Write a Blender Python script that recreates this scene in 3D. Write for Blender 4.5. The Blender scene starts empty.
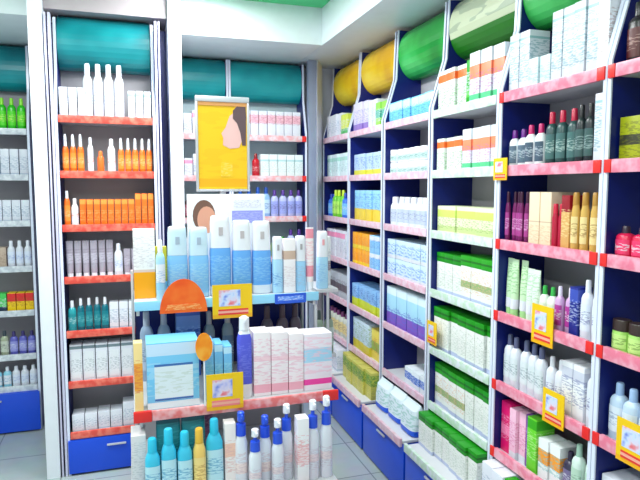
import bpy, bmesh, math, random
from mathutils import Vector, Matrix
random.seed(7)
S = bpy.context.scene
COL = S.collection
PI = math.pi

# ------------------------------------------------------------------ materials
def lin(c):
    o = []
    for v in c[:3]:
        v /= 255.0
        o.append(v / 12.92 if v <= .04045 else ((v + .055) / 1.055) ** 2.4)
    return (*o, 1.0)

_m = {}
def new_mat(key):
    m = bpy.data.materials.new(key)
    m.use_nodes = True
    return m, m.node_tree, m.node_tree.nodes['Principled BSDF']

def plain(rgb, rough=.4, metal=0.0, vary=.05, spec=.5, name='paint'):
    """One colour with a faint procedural mottling."""
    k = ('p', rgb, rough, metal, vary)
    if k in _m: return _m[k]
    m, nt, b = new_mat(name)
    b.inputs['Roughness'].default_value = rough
    b.inputs['Metallic'].default_value = metal
    b.inputs['Specular IOR Level'].default_value = spec
    n = nt.nodes.new('ShaderNodeTexNoise'); n.inputs['Scale'].default_value = 14
    tc = nt.nodes.new('ShaderNodeTexCoord')
    nt.links.new(tc.outputs['Object'], n.inputs['Vector'])
    r = nt.nodes.new('ShaderNodeMix'); r.data_type = 'RGBA'
    c = lin(rgb)
    r.inputs['A'].default_value = tuple(v * (1 - vary) for v in c[:3]) + (1,)
    r.inputs['B'].default_value = tuple(min(1, v * (1 + vary)) for v in c[:3]) + (1,)
    nt.links.new(n.outputs['Fac'], r.inputs['Factor'])
    nt.links.new(r.outputs['Result'], b.inputs['Base Color'])
    _m[k] = m
    return m

def pack(base, bands=(), pr=None, zone=(.25, .75), rough=.35, fine=1.0):
    """Printed packaging: colour bands up the height and rows of small print."""
    bands = tuple(bands)
    k = ('k', base, bands, pr, zone, rough, fine)
    if k in _m: return _m[k]
    m, nt, b = new_mat('packaging')
    b.inputs['Roughness'].default_value = rough
    tc = nt.nodes.new('ShaderNodeTexCoord')
    sp = nt.nodes.new('ShaderNodeSeparateXYZ')
    nt.links.new(tc.outputs['Generated'], sp.inputs[0])
    rp = nt.nodes.new('ShaderNodeValToRGB'); rp.color_ramp.interpolation = 'CONSTANT'
    cuts = [(0.0, base)]
    for z0, z1, c in sorted(bands):
        cuts.append((z0, c)); cuts.append((z1, base))
    el = rp.color_ramp.elements
    el.remove(el[1])
    el[0].position = 0; el[0].color = lin(base)
    for z, c in cuts[1:]:
        if z >= 1: continue
        e = el.new(z); e.color = lin(c)
    nt.links.new(sp.outputs['Z'], rp.inputs['Fac'])
    out = rp.outputs['Color']
    if pr:
        mp = nt.nodes.new('ShaderNodeMapping')
        mp.inputs['Scale'].default_value = (60 * fine, 60 * fine, 260 * fine)
        nt.links.new(tc.outputs['Object'], mp.inputs['Vector'])
        n = nt.nodes.new('ShaderNodeTexNoise'); n.inputs['Scale'].default_value = 1.0
        n.inputs['Detail'].default_value = 1.0
        nt.links.new(mp.outputs[0], n.inputs['Vector'])
        g = nt.nodes.new('ShaderNodeMath'); g.operation = 'GREATER_THAN'; g.inputs[1].default_value = .54
        nt.links.new(n.outputs['Fac'], g.inputs[0])
        a = nt.nodes.new('ShaderNodeMath'); a.operation = 'GREATER_THAN'; a.inputs[1].default_value = zone[0]
        c2 = nt.nodes.new('ShaderNodeMath'); c2.operation = 'LESS_THAN'; c2.inputs[1].default_value = zone[1]
        nt.links.new(sp.outputs['Z'], a.inputs[0]); nt.links.new(sp.outputs['Z'], c2.inputs[0])
        m1 = nt.nodes.new('ShaderNodeMath'); m1.operation = 'MULTIPLY'
        m2 = nt.nodes.new('ShaderNodeMath'); m2.operation = 'MULTIPLY'
        nt.links.new(a.outputs[0], m1.inputs[0]); nt.links.new(c2.outputs[0], m1.inputs[1])
        nt.links.new(m1.outputs[0], m2.inputs[0]); nt.links.new(g.outputs[0], m2.inputs[1])
        mx = nt.nodes.new('ShaderNodeMix'); mx.data_type = 'RGBA'
        mx.inputs['B'].default_value = lin(pr)
        sc_ = nt.nodes.new('ShaderNodeMath'); sc_.operation = 'MULTIPLY'; sc_.inputs[1].default_value = .6
        nt.links.new(m2.outputs[0], sc_.inputs[0])
        nt.links.new(sc_.outputs[0], mx.inputs['Factor']); nt.links.new(out, mx.inputs['A'])
        out = mx.outputs['Result']
    nt.links.new(out, b.inputs['Base Color'])
    _m[k] = m
    return m

def rail_mat(a, c):
    """Price rail: a run of paper tickets, two tones, along the strip."""
    k = ('r', a, c)
    if k in _m: return _m[k]
    m, nt, b = new_mat('price_rail')
    b.inputs['Roughness'].default_value = .3
    tc = nt.nodes.new('ShaderNodeTexCoord')
    mp = nt.nodes.new('ShaderNodeMapping'); mp.inputs['Scale'].default_value = (1, 0.01, 1)
    nt.links.new(tc.outputs['Object'], mp.inputs[0])
    n = nt.nodes.new('ShaderNodeTexNoise'); n.inputs['Scale'].default_value = 26; n.inputs['Detail'].default_value = 2
    nt.links.new(mp.outputs[0], n.inputs['Vector'])
    r = nt.nodes.new('ShaderNodeValToRGB')
    r.color_ramp.elements[0].position = .42; r.color_ramp.elements[0].color = lin(a)
    r.color_ramp.elements[1].position = .6; r.color_ramp.elements[1].color = lin(c)
    nt.links.new(n.outputs['Fac'], r.inputs[0]); nt.links.new(r.outputs[0], b.inputs['Base Color'])
    _m[k] = m
    return m

def floor_mat():
    m, nt, b = new_mat('floor_tile')
    b.inputs['Roughness'].default_value = .22
    tc = nt.nodes.new('ShaderNodeTexCoord')
    br = nt.nodes.new('ShaderNodeTexBrick'); br.offset = 0
    br.inputs['Scale'].default_value = 1.0
    br.inputs['Brick Width'].default_value = .4; br.inputs['Row Height'].default_value = .4
    br.inputs['Mortar Size'].default_value = .004
    br.inputs['Color1'].default_value = lin((186, 196, 194)); br.inputs['Color2'].default_value = lin((178, 188, 188))
    br.inputs['Mortar'].default_value = lin((140, 148, 150))
    nt.links.new(tc.outputs['Object'], br.inputs['Vector'])
    n = nt.nodes.new('ShaderNodeTexNoise'); n.inputs['Scale'].default_value = 9; n.inputs['Detail'].default_value = 6
    nt.links.new(tc.outputs['Object'], n.inputs['Vector'])
    mx = nt.nodes.new('ShaderNodeMix'); mx.data_type = 'RGBA'; mx.blend_type = 'MULTIPLY'; mx.inputs['Factor'].default_value = .25
    nt.links.new(br.outputs['Color'], mx.inputs['A']); nt.links.new(n.outputs['Color'], mx.inputs['B'])
    nt.links.new(mx.outputs['Result'], b.inputs['Base Color'])
    return m

def photo_mat(cols, scale=5):
    """Blotchy printed picture (leaves, products out of focus)."""
    k = ('ph', cols, scale)
    if k in _m: return _m[k]
    m, nt, b = new_mat('printed_picture')
    b.inputs['Roughness'].default_value = .3
    tc = nt.nodes.new('ShaderNodeTexCoord')
    n = nt.nodes.new('ShaderNodeTexNoise'); n.inputs['Scale'].default_value = scale; n.inputs['Detail'].default_value = 2
    nt.links.new(tc.outputs['Object'], n.inputs['Vector'])
    r = nt.nodes.new('ShaderNodeValToRGB')
    el = r.color_ramp.elements
    lo, hi = .35, .66
    el[0].position = lo; el[0].color = lin(cols[0]); el[1].position = hi; el[1].color = lin(cols[-1])
    for i, c in enumerate(cols[1:-1]):
        e = el.new(lo + (hi - lo) * (i + 1) / (len(cols) - 1)); e.color = lin(c)
    nt.links.new(n.outputs['Fac'], r.inputs[0]); nt.links.new(r.outputs[0], b.inputs['Base Color'])
    _m[k] = m
    return m

WHITE = plain((238, 241, 250), .35, name='white_board')
EDGE = plain((226, 232, 252), .25, name='white_edge')
NAVY = plain((10, 28, 112), .4, name='navy_board')
GREY = plain((172, 168, 174), .5, name='grey_board')
SHELF = plain((214, 214, 220), .35, name='shelf_metal')
BLUE = plain((10, 74, 214), .3, name='blue_laminate')
SILVER = plain((205, 206, 212), .3, .3, name='silver_metal')
RED = plain((236, 44, 40), .35, name='red_plastic')
CAPW = plain((236, 238, 248), .3, name='white_plastic')

# ------------------------------------------------------------------ mesh helpers
def mesh_from(bm, mat, name='mesh', smooth=False):
    bmesh.ops.recalc_face_normals(bm, faces=bm.faces)
    me = bpy.data.meshes.new(name)
    bm.to_mesh(me); bm.free()
    me.materials.append(mat)
    if smooth:
        for p in me.polygons: p.use_smooth = True
        try: me.set_sharp_from_angle(angle=math.radians(40))
        except Exception: pass
    return me

def bx(bm, x0, x1, y0, y1, z0, z1):
    vs = [bm.verts.new(p) for p in ((x0,y0,z0),(x1,y0,z0),(x1,y1,z0),(x0,y1,z0),(x0,y0,z1),(x1,y0,z1),(x1,y1,z1),(x0,y1,z1))]
    for f in ((3,2,1,0),(4,5,6,7),(0,1,5,4),(1,2,6,5),(2,3,7,6),(3,0,4,7)):
        bm.faces.new([vs[i] for i in f])
    return vs

def box_me(x0, x1, y0, y1, z0, z1, mat, bev=.002):
    bm = bmesh.new(); bx(bm, x0, x1, y0, y1, z0, z1)
    if bev: bmesh.ops.bevel(bm, geom=bm.edges[:], offset=bev, segments=2, affect='EDGES', profile=.6)
    return mesh_from(bm, mat, smooth=bool(bev))

def loft_me(secs, mat, n=20, smooth=True):
    """secs: (z, half width, half depth, squareness 0..1[, dx, dy]); closed at both ends."""
    bm = bmesh.new(); rings = []
    for s in secs:
        z, a, b, q = s[:4]
        dx, dy = (s[4], s[5]) if len(s) > 4 else (0, 0)
        e = 1 - .72 * q
        ring = []
        for i in range(n):
            t = 2 * PI * (i + .5) / n
            c, d = math.cos(t), math.sin(t)
            ring.append(bm.verts.new((dx + a * math.copysign(abs(c) ** e, c), dy + b * math.copysign(abs(d) ** e, d), z)))
        rings.append(ring)
    for r0, r1 in zip(rings, rings[1:]):
        for i in range(n):
            bm.faces.new((r0[i], r0[(i + 1) % n], r1[(i + 1) % n], r1[i]))
    bm.faces.new(rings[0][::-1]); bm.faces.new(rings[-1])
    return mesh_from(bm, mat, smooth=smooth)

def label_me(a, b, q, z0, z1, mat, n=10, span=1.15):
    """A sticker wrapped on the front of a bottle."""
    e = 1 - .72 * q
    bm = bmesh.new(); rows = []
    for z in (z0, z1):
        r = []
        for i in range(n + 1):
            t = -PI / 2 + span * (2 * i / n - 1)
            c, d = math.cos(t), math.sin(t)
            r.append((( a + .0008) * math.copysign(abs(c) ** e, c), (b + .0008) * math.copysign(abs(d) ** e, d), z))
        rows.append([bm.verts.new(p) for p in r])
    for i in range(n):
        bm.faces.new((rows[0][i], rows[0][i + 1], rows[1][i + 1], rows[1][i]))
    return mesh_from(bm, mat, smooth=True)

def prism_me(prof, u0, u1, mat, bev=0):
    """profile of (v, z) points swept along x from u0 to u1."""
    bm = bmesh.new()
    a = [bm.verts.new((u0, v, z)) for v, z in prof]; b = [bm.verts.new((u1, v, z)) for v, z in prof]
    n = len(prof)
    for i in range(n): bm.faces.new((a[i], a[(i + 1) % n], b[(i + 1) % n], b[i]))
    bm.faces.new(a[::-1]); bm.faces.new(b)
    return mesh_from(bm, mat)

def put(name, me, parent=None, loc=(0, 0, 0), rz=0):
    o = bpy.data.objects.new(name, me); COL.objects.link(o)
    o.location = loc; o.rotation_euler = (0, 0, rz)
    if parent is not None: o.parent = parent
    return o

LABELS = {}
def tag(o, label, cat, group=None):
    nw = len(label.replace(',', ' ').split())
    if not 4 <= nw <= 16: print('LABEL WORDS', nw, label)
    if label in LABELS: print('DUP LABEL', label)
    LABELS[label] = 1
    o['label'] = label; o['category'] = cat
    if group: o['group'] = group
    return o

def struct(name, me, loc=(0, 0, 0)):
    o = put(name, me, loc=loc); o['kind'] = 'structure'
    return o

# ------------------------------------------------------------------ the room
ZC = 2.68
FM = floor_mat()
struct('floor', box_me(-3, 2.2, -2.2, 4.4, -.06, 0, FM, 0))
struct('wall_back', box_me(-3, 1.75, 4.27, 4.4, 0, ZC, WHITE, 0))
struct('wall_right', box_me(1.635, 1.75, -2.2, 4.27, 0, ZC, WHITE, 0))
struct('wall_left', box_me(-3, -2.9, -2.2, 4.27, 0, ZC, WHITE, 0))
struct('wall_pier', box_me(-.401, .209, 3.575, 4.27, 0, ZC, WHITE, 0))
struct('ceiling', box_me(-3, 1.75, -2.2, 4.4, ZC, ZC + .1, plain((70, 205, 130), .45, name='green_ceiling'), 0))
struct('trim_1', box_me(-.468, -.402, 3.27, 4.27, 0, ZC, WHITE, .003))
struct('trim_2', box_me(.210, .278, 3.27, 4.27, 0, ZC, WHITE, .003))
struct('trim_3', prism_me([(3.33, 2.462), (3.33, ZC), (3.575, ZC), (3.575, 2.462)], -.4, .208, plain((176, 164, 170), .5, name='filler')))
# dropped soffits over the shelving
SOF = plain((232, 240, 244), .4, name='soffit_board')
struct('trim_4', box_me(.28, 1.175, 3.58, 4.27, 2.45, ZC, SOF, .004))
struct('trim_5', box_me(1.175, 1.635, -2.2, 4.27, 2.45, ZC, SOF, .004))
struct('trim_6', box_me(-3, -.47, 3.45, 4.27, 2.45, ZC, SOF, .004))
# corner post and filler board between the back and the right shelving
struct('trim_7', box_me(1.212, 1.272, 4.0, 4.05, 0, 2.45, plain((150, 160, 186), .3, .2, name='grey_post'), .006))
bmf = bmesh.new()
p = [(1.274, 3.99), (1.366, 4.156), (1.366, 4.186), (1.274, 4.02)]
a = [bmf.verts.new((x, y, 0)) for x, y in p]; b = [bmf.verts.new((x, y, 2.45)) for x, y in p]
for i in range(4): bmf.faces.new((a[i], a[(i + 1) % 4], b[(i + 1) % 4], b[i]))
bmf.faces.new(a[::-1]); bmf.faces.new(b)
struct('trim_8', mesh_from(bmf, WHITE))

# ------------------------------------------------------------------ shelving units
D = .24
LEV = [1.90, 1.62, 1.335, 1.05, .77, .49, .20]
LEVR = LEV[:6] + [.29]
SHELF_WORD = ['top shelf', 'second shelf', 'third shelf', 'fourth shelf', 'fifth shelf', 'sixth shelf', 'bottom shelf']

class Frame:
    """Local frame of a unit: u along its width as seen from the front, v into its depth."""
    def __init__(s, x, y, rz): s.x, s.y, s.rz = x, y, rz
    def at(s, u, v, z):
        c, d = math.cos(s.rz), math.sin(s.rz)
        return (s.x + c * u - d * v, s.y + d * u + c * v, z)

def header_me(w, mat, dz=0):
    prof = []
    for i in range(15):
        t = PI * (.06 + .86 * i / 14)
        prof.append((.212 - .135 * math.sin(t) ** .8, 2.30 + dz + .145 * math.cos(t)))
    prof += [(.222, 2.165 + dz), (.222, 2.437 + dz)]
    return prism_me(prof, .016, w - .016, mat)

def shelf_unit(fr, w, label, rail, red_ends=False, header=None, levels=LEV, base_out=.09, base_top=.178, group='shelving units', hdz=0, deck=0.0, back=None):
    r = put('shelving_unit', None, loc=(fr.x, fr.y, 0), rz=fr.rz)
    tag(r, label, 'shelf', group)
    prof = [(0.006, .0), (0.006, 1.93), (.075, 2.16), (.085, 2.43), (D, 2.43), (D, .0)]
    edge = [(0, 0), (0, 1.931), (.069, 2.161), (.079, 2.43), (.0845, 2.43), (.0745, 2.16), (.0055, 1.93), (.0055, 0)]
    for u0 in (0, w - .013):
        sp = put('side_panel', prism_me(prof, u0, u0 + .013, NAVY), r)
        put('edge_strip', prism_me(edge, u0 - .0005, u0 + .0135, EDGE), sp)
    put('back_panel', box_me(.0135, w - .0135, D - .016, D - .001, 0, 2.43, back or GREY, 0), r)
    for i, z in enumerate(levels):
        if deck and i == len(levels) - 1:
            sh = put('base_deck', box_me(.014, w - .014, -deck, D - .017, z - .014, z, SHELF, .001), r)
            put('price_rail', box_me(.016, w - .016, -deck - .016, -deck - .0005, z - .03, z + .012, rail, .002), sh)
            continue
        sh = put('shelf', box_me(.014, w - .014, .012, D - .017, z - .018, z, SHELF, .001), r)
        x1 = w - .016
        if red_ends:
            put('end_clip', box_me(.004, .03, -.006, .002, z - .024, z + .016, RED, .002), sh)
            put('end_clip', box_me(x1 - .02, x1 + .01, -.006, .002, z - .024, z + .016, RED, .002), sh)
            put('price_rail', box_me(.0305, x1 - .0205, -.004, .011, z - .024, z + .016, rail, .002), sh)
        else:
            put('price_rail', box_me(.016, x1, -.004, .011, z - .024, z + .014, rail, .002), sh)
    if header: put('header_panel', header_me(w, header, hdz), r)
    bt = base_top
    bc = put('base_cabinet', box_me(.0145, w - .0145, -base_out + .014, D - .02, .03, bt - .003, BLUE, .002), r)
    put('kick_plate', box_me(.0145, w - .0145, -base_out + .03, -base_out + .045, 0, .0295, NAVY, 0), bc)
    put('drawer_front', box_me(.003, w - .003, -base_out, -base_out + .0135, .012, bt - .004, BLUE, .003), bc)
    put('handle', box_me(w * .5 - .05, w * .5 + .05, -base_out - .012, -base_out - .002, bt - .05, bt - .04, SILVER, .003), bc)
    return r

# ------------------------------------------------------------------ products
class Kind: pass
_protos = {}
def proto(kind, st, w, d, h):
    """[(part name or None for the body, mesh)] for one kind of product of w x d x h."""
    k = (kind, st['key'], round(w, 4), round(d, 4), round(h, 4))
    if k in _protos: return _protos[k]
    body = st['body']; cap = st.get('cap', CAPW); lab = st.get('label')
    a, b = w / 2, d / 2
    out = []
    if kind == 'box':
        out.append((None, box_me(-a, a, -b, b, 0, h, body, .0018)))
        if st.get('lid'):
            out.append(('lid', box_me(-a - .0012, a + .0012, -b - .0012, b + .0012, h * .78, h + .0014, st['lid'], .0015)))
        if lab: out.append(('label', box_me(-a * .78, a * .78, -b - .0012, -b - .0002, h * st.get('l0', .3), h * st.get('l1', .68), lab, 0)))
    elif kind in ('bottle', 'pump', 'spray'):
        q = st.get('q', .35); hb = h * (.80 if kind == 'bottle' else st.get('hb', .70))
        ch = st.get('neck', .42)
        hs = hb * .86
        out.append((None, loft_me([(0, a * .9, b * .9, q), (.004, a, b, q), (hs, a * .97, b * .97, q), (hs + (hb - hs) * .55, a * .78, b * .8, q), (hb, a * ch, min(b, a) * ch, 0)], body)))
        if lab: out.append(('label', label_me(a, b, q, hb * st.get('l0', .2), hb * st.get('l1', .75), lab)))
        rc = min(a, b) * (ch + .12)
        if kind == 'bottle':
            out.append(('cap', loft_me([(hb - .002, rc, rc, 0), (h - .004, rc * .92, rc * .92, 0), (h, rc * .75, rc * .75, 0)], cap, 16)))
        elif kind == 'pump':
            rc = min(a, b) * .88
            out.append(('collar', loft_me([(hb - .002, rc, rc, 0), (hb + h * .14, rc * .95, rc * .95, 0), (hb + h * .15, rc * .4, rc * .4, 0), (h * .92, rc * .3, rc * .3, 0)], cap, 16)))
            hm = st.get('head', cap)
            out.append(('pump_head', loft_me([(h * .88, rc * .72, rc * .72, 0), (h * .985, rc * .72, rc * .72, 0), (h, rc * .5, rc * .4, 0)], hm, 14)))
            out.append(('nozzle', box_me(-rc * .2, rc * .2, -rc * 1.7, -rc * .3, h * .935, h * .975, hm, .001)))
        else:
            out.append(('cap', loft_me([(hb - .002, rc, rc, 0), (h * .84, rc * .9, rc * .9, 0)], cap, 14)))
            out.append(('spray_head', loft_me([(h * .835, rc * .95, rc * .95, .5, 0, -.002), (h * .93, rc * .8, rc * 1.25, .5, 0, -.005), (h, rc * .55, rc * .9, .5, 0, 0)], cap, 14)))
    elif kind == 'flip':
        q = st.get('q', .6); hc = h * st.get('cut', .6)
        out.append((None, loft_me([(0, a * .9, b * .9, q), (.005, a, b, q), (hc * .95, a * .98, b * .98, q), (hc, a * .93, b * .93, q)], body, 28)))
        out.append(('flip_cap', loft_me([(hc + .0005, a * .95, b * .95, q), (h * .92, a * .9, b * .88, q), (h - .004, a * .84, b * .82, q), (h, a * .72, b * .7, q)], cap, 28)))
        if lab: out.append(('label', label_me(a, b, q, hc * .15, hc * .8, lab)))
        out.append(('emblem', box_me(-a * .2, a * .2, -b - .0004, -b * .9, h * .76, h * .86, st.get('emb', GREY), 0)))
    elif kind == 'tube':
        hc = h * .14
        out.append((None, loft_me([(hc, a * .86, b, 0), (hc + .004, a * .95, b, .1), (h * .6, a, b * .72, .3), (h * .93, a, b * .16, .6), (h, a, b * .12, .8)], body)))
        out.append(('cap', loft_me([(0, a * .82, b * .95, 0), (hc - .0006, a * .84, b * .96, 0)], cap, 16)))
    elif kind == 'jar':
        hb = h * .66
        out.append((None, loft_me([(0, a * .9, b * .9, 0), (.003, a, b, 0), (hb - .003, a, b, 0), (hb, a * .9, b * .9, 0)], body)))
        out.append(('lid', loft_me([(hb + .0004, a, b, 0), (h - .003, a, b, 0), (h, a * .93, b * .93, 0)], cap, 20)))
        if lab: out.append(('label', label_me(a, b, 0, hb * .2, hb * .85, lab)))
    elif kind == 'bag':
        out.append((None, loft_me([(0, a * .92, b * .8, .75), (h * .06, a, b, .7), (h * .5, a, b * 1.0, .6), (h * .82, a, b * .75, .7), (h * .93, a * .98, b * .18, .8), (h, a * .96, b * .08, .9)], body, 28)))
        if lab: out.append(('label', label_me(a * .99, b, .62, h * st.get('l0', .2), h * st.get('l1', .7), lab, 12, .95)))
    _protos[k] = out
    return out

NAMES = {'flip': ('lotion_bottle', 'bottle'), 'box': ('carton', 'box'), 'bottle': ('lotion_bottle', 'bottle'), 'pump': ('pump_bottle', 'pump bottle'), 'spray': ('spray_bottle', 'spray bottle'),
         'tube': ('cream_tube', 'tube'), 'jar': ('cream_jar', 'jar'), 'bag': ('refill_bag', 'bag')}
_n = [0]
def style(body, cap=None, label=None, **kw):
    _n[0] += 1
    d = dict(body=body, key=_n[0], **kw)
    if cap: d['cap'] = cap
    if label: d['label'] = label
    return d

ORD = ['first', 'second', 'third', 'fourth', 'fifth', 'sixth', 'seventh', 'eighth', 'ninth', 'tenth', 'eleventh', 'twelfth']
def place_one(kind, st, w, d, h, loc, rz, label, group):
    o = None
    for nm, me in proto(kind, st, w, d, h):
        if nm is None: o = put(st.get('name', NAMES[kind][0]), me, loc=loc, rz=rz)
        else: put(nm, me, o)
    tag(o, label, st.get('cat', NAMES[kind][1]), group)
    return o

def row(fr, w, z, items, where, u0=.018, u1=None, v=.02, depth=.17, group=None, jit=.05):
    """items: (kind, style, count, width, height, words[, {d, stack, v}]) set side by side; ('gap', width)."""
    u1 = u1 if u1 is not None else w - .018
    tot = sum(i[1] if i[0] == 'gap' else i[2] * (i[3] + .005) for i in items)
    k = min(1.0, (u1 - u0) / tot)
    u = u0
    for it in items:
        if it[0] == 'gap': u += it[1] * k; continue
        kind, st, n, pw, h, desc = it[:6]
        op = it[6] if len(it) > 6 else {}
        pw2 = pw * k
        dd = op.get('d', min(depth, pw2 * 1.6) if kind in ('box', 'bag') else min(pw2 * .85, .07))
        ns = op.get('stack', 1)
        for i in range(n):
            uc = u + (pw2 + .005 * k) / 2
            vv = op.get('v', v) + dd / 2 + random.uniform(0, .016)
            r = fr.rz + (random.uniform(-jit, jit) if ns == 1 and kind not in ('box', 'bag') else 0)
            for s in range(ns):
                ds = desc if ns == 1 else f"{['lower', 'upper', 'topmost'][s]} {desc}"
                pos = f", {ORD[i]} from left" if n > 1 else ''
                place_one(kind, st, pw2, dd, h, fr.at(uc, vv, z + .0006 + s * (h + .0012)), r, f"{ds}{pos}, {where}", group or f"{where}, {desc}")
            u += pw2 + .005 * k

def fill(fr, w, name, rows, levels=LEV, **kw):
    for i, items in enumerate(rows):
        if levels is LEVR and i == 6:
            items = [(*it[:4], min(it[4], .163), *it[5:]) if it[0] != 'gap' else it for it in items]
            row(fr, w, levels[i], items, f"{SHELF_WORD[i]} of {name}", v=-.06, depth=.11, **kw)
        elif items: row(fr, w, levels[i], items, f"{SHELF_WORD[i]} of {name}", **kw)

# colours used on the packaging
W = (228, 231, 242); OR = (248, 110, 22); TEAL = (6, 116, 136); LB = (120, 196, 246); SKY = (176, 224, 250); PINK = (244, 150, 190); GRN = (24, 150, 30)
LIME = (196, 226, 110); YEL = (250, 208, 20); PUR = (120, 60, 150); MAR = (110, 20, 70); GRY = (150, 160, 175); GOLD = (216, 170, 80); DRED = (170, 20, 40); MAG = (226, 20, 110)
def C(rgb, r=.3): return plain(rgb, r, name='coloured_plastic')

wbox = style(pack(W, [(.05, .12, (190, 205, 225))], (150, 170, 195)))
wbox_pink = style(pack(W, [(.72, .9, PINK)], (190, 190, 210)))
wbox_teal = style(pack(W, [(.8, .9, (150, 205, 205))], (150, 190, 196)))
wtall = style(C(W), label=pack((226, 232, 250), (), (150, 170, 220)), q=0, neck=.5)
sun = style(C(OR), label=pack((255, 140, 50), (), (255, 200, 150)), q=.1, neck=.5)
sunw = style(C((240, 244, 252)), label=pack((224, 230, 250), (), (250, 150, 90)), q=.1, neck=.55)
sunbox = style(pack(OR, [(.82, .98, (255, 150, 60))], (255, 170, 100), (.2, .6)))
sunshort = style(C((250, 112, 40)), cap=C((250, 120, 50)), q=.1, neck=.6)
silver = style(pack((168, 160, 176), [(.3, .6, (186, 180, 196))], (140, 130, 150)), cap=C((230, 230, 240)))
tealb = style(C((4, 104, 122), .2), cap=CAPW, label=pack((10, 126, 140), (), (120, 200, 205)), q=.5)
tealp = style(C((40, 160, 170), .2), cap=CAPW, label=pack((20, 140, 150), (), (200, 235, 235)), q=.5)
seam = style(pack(W, [(.88, .96, (120, 140, 150))], (190, 196, 205), (.1, .8)), label=pack((232, 236, 242), (), (160, 170, 180)), l0=.1, l1=.8)
greenb = style(C((40, 200, 10)), cap=C((150, 235, 60)), label=pack((80, 220, 20), (), (230, 250, 120)), q=.3)
ltblueb = style(C((196, 216, 240)), cap=C((160, 190, 230)), label=pack((226, 236, 250), (), (130, 150, 190)))
cyanb = style(C((150, 214, 236)), cap=CAPW, label=pack(W, (), (60, 150, 200)))
brown = style(pack((196, 174, 156), (), (150, 120, 100)))
redb = style(C((205, 20, 36)), cap=C((150, 16, 30)), label=pack((190, 20, 40), (), (240, 190, 190)), q=.1)
mixpurple = style(C((196, 200, 246)), cap=C((90, 50, 150)), label=pack((160, 170, 236), (), (90, 60, 150)))
mixblue = style(C((150, 190, 240)), cap=C((40, 90, 190)), label=pack((200, 226, 250), (), (40, 90, 180)))
mixgreen = style(C((180, 220, 120)), cap=C((60, 160, 50)), label=pack((220, 240, 110), (), (60, 140, 60)))

UNITW = .537
# --- far left unit, back wall
frA = Frame(-1.125, 4.0, 0)
pale = rail_mat((196, 202, 212), (228, 232, 238))
orail = rail_mat((226, 78, 66), (240, 122, 104))
shelf_unit(frA, UNITW, 'teal-topped shelving left of the white columns, with blue base drawer', pale, header=photo_mat(((8, 120, 132), (20, 150, 160), (40, 170, 178)), 3), base_out=.03, base_top=.265, levels=LEV[:6] + [.285])
fill(frA, UNITW, 'the far left unit', [
    [('gap', .2), ('bottle', greenb, 6, .055, .20, 'bright green bottle')],
    [('gap', .2), ('bottle', ltblueb, 3, .05, .19, 'pale blue bottle'), ('box', wbox, 3, .05, .17, 'pale carton')],
    [('gap', .2), ('box', wbox, 6, .05, .14, 'white carton')],
    [('gap', .2), ('box', brown, 3, .05, .13, 'beige carton'), ('bottle', wtall, 3, .045, .17, 'white bottle')],
    [('gap', .2), ('box', style(pack((70, 200, 90), [(.0, .3, (40, 60, 90))], W)), 3, .05, .12, 'green carton'), ('box', style(pack(YEL, [(.55, .98, (224, 40, 40))], (180, 100, 40))), 3, .05, .12, 'red and yellow carton')],
    [('gap', .2), ('bottle', style(C((170, 176, 150)), cap=C((60, 70, 80)), label=pack((200, 205, 190), (), (90, 90, 90))), 3, .05, .16, 'grey green bottle'), ('bottle', style(C((100, 100, 190)), cap=C((60, 50, 110)), label=pack((150, 150, 220), (), W)), 3, .05, .15, 'violet bottle')],
    [('gap', .2), ('bottle', cyanb, 3, .046, .13, 'cyan labelled white bottle'), ('bottle', wtall, 3, .046, .13, 'white bottle')],
], levels=LEV[:6] + [.285])

# --- unit between the white columns
frM = Frame(-.362, 3.28, 0); MW = .497
LEVM = [1.91, 1.625, 1.345, 1.07, .78, .505, .225]
shelf_unit(frM, MW, 'teal-topped shelving between two white columns, orange bottles on it', orail, header=photo_mat(((8, 100, 110), (18, 130, 138), (44, 154, 160)), 3), levels=LEVM, base_out=.012, base_top=.2, hdz=.02)
nm = 'the orange-stocked unit'
fill(frM, MW, nm, [
    [('box', wbox, 3, 0.041, .16, 'white carton left of tall bottles'), ('gap', .205), ('box', wbox_teal, 3, 0.036, .155, 'white carton right of tall bottles')],
    [('gap', .005), ('spray', sun, 3, .038, .205, 'orange bottle beside the left post'), ('gap', .015), ('bottle', sunw, 1, .034, .19, 'slim white bottle'), ('gap', .015), ('bottle', sunshort, 1, .04, .12, 'short orange bottle'), ('gap', .015), ('bottle', sunw, 1, .046, .185, 'wide white bottle'), ('gap', .01), ('spray', sun, 5, .037, .19, 'orange bottle beside the right post')],
    [('gap', .005), ('bottle', sun, 1, .036, .19, 'orange bottle with white cap'), ('bottle', sunw, 1, .04, .15, 'white bottle'), ('gap', .004), ('box', sunbox, 8, .036, .145, 'orange sun cream carton'), ('box', sunbox, 3, .034, .175, 'taller orange carton')],
    [('gap', .005), ('tube', silver, 6, .036, .2, 'silver grey tube'), ('bottle', wtall, 1, .045, .18, 'white bottle'), ('tube', silver, 2, .036, .15, 'short silver grey tube'), ('box', style(pack((240, 240, 250), [(.4, .7, (220, 60, 180))], (200, 150, 200))), 2, .04, .19, 'white carton with magenta patch')],
    [('gap', .005), ('bottle', tealp, 1, .045, .17, 'light teal bottle'), ('bottle', tealb, 4, .04, .18, 'dark teal bottle'), ('box', wbox, 3, .05, .15, 'white carton'), ('box', wbox_pink, 2, .05, .13, 'white carton with pink band')],
    [('gap', .005), ('box', seam, 7, .07, .205, 'tall white carton with grey top')],
    [('gap', .005), ('box', wbox, 4, .07, .10, 'low white carton'), ('box', wbox, 3, .07, .14, 'taller white carton')],
], levels=LEVM)
for i in range(4):
    place_one('bottle', wtall, 0.047, .044, .285, frM.at(.16 + i * .052, .04, 1.9107), 0, f"tall white bottle above price rail, {ORD[i]} from left, top shelf of {nm}", 'tall white bottles on the top shelf')

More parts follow.
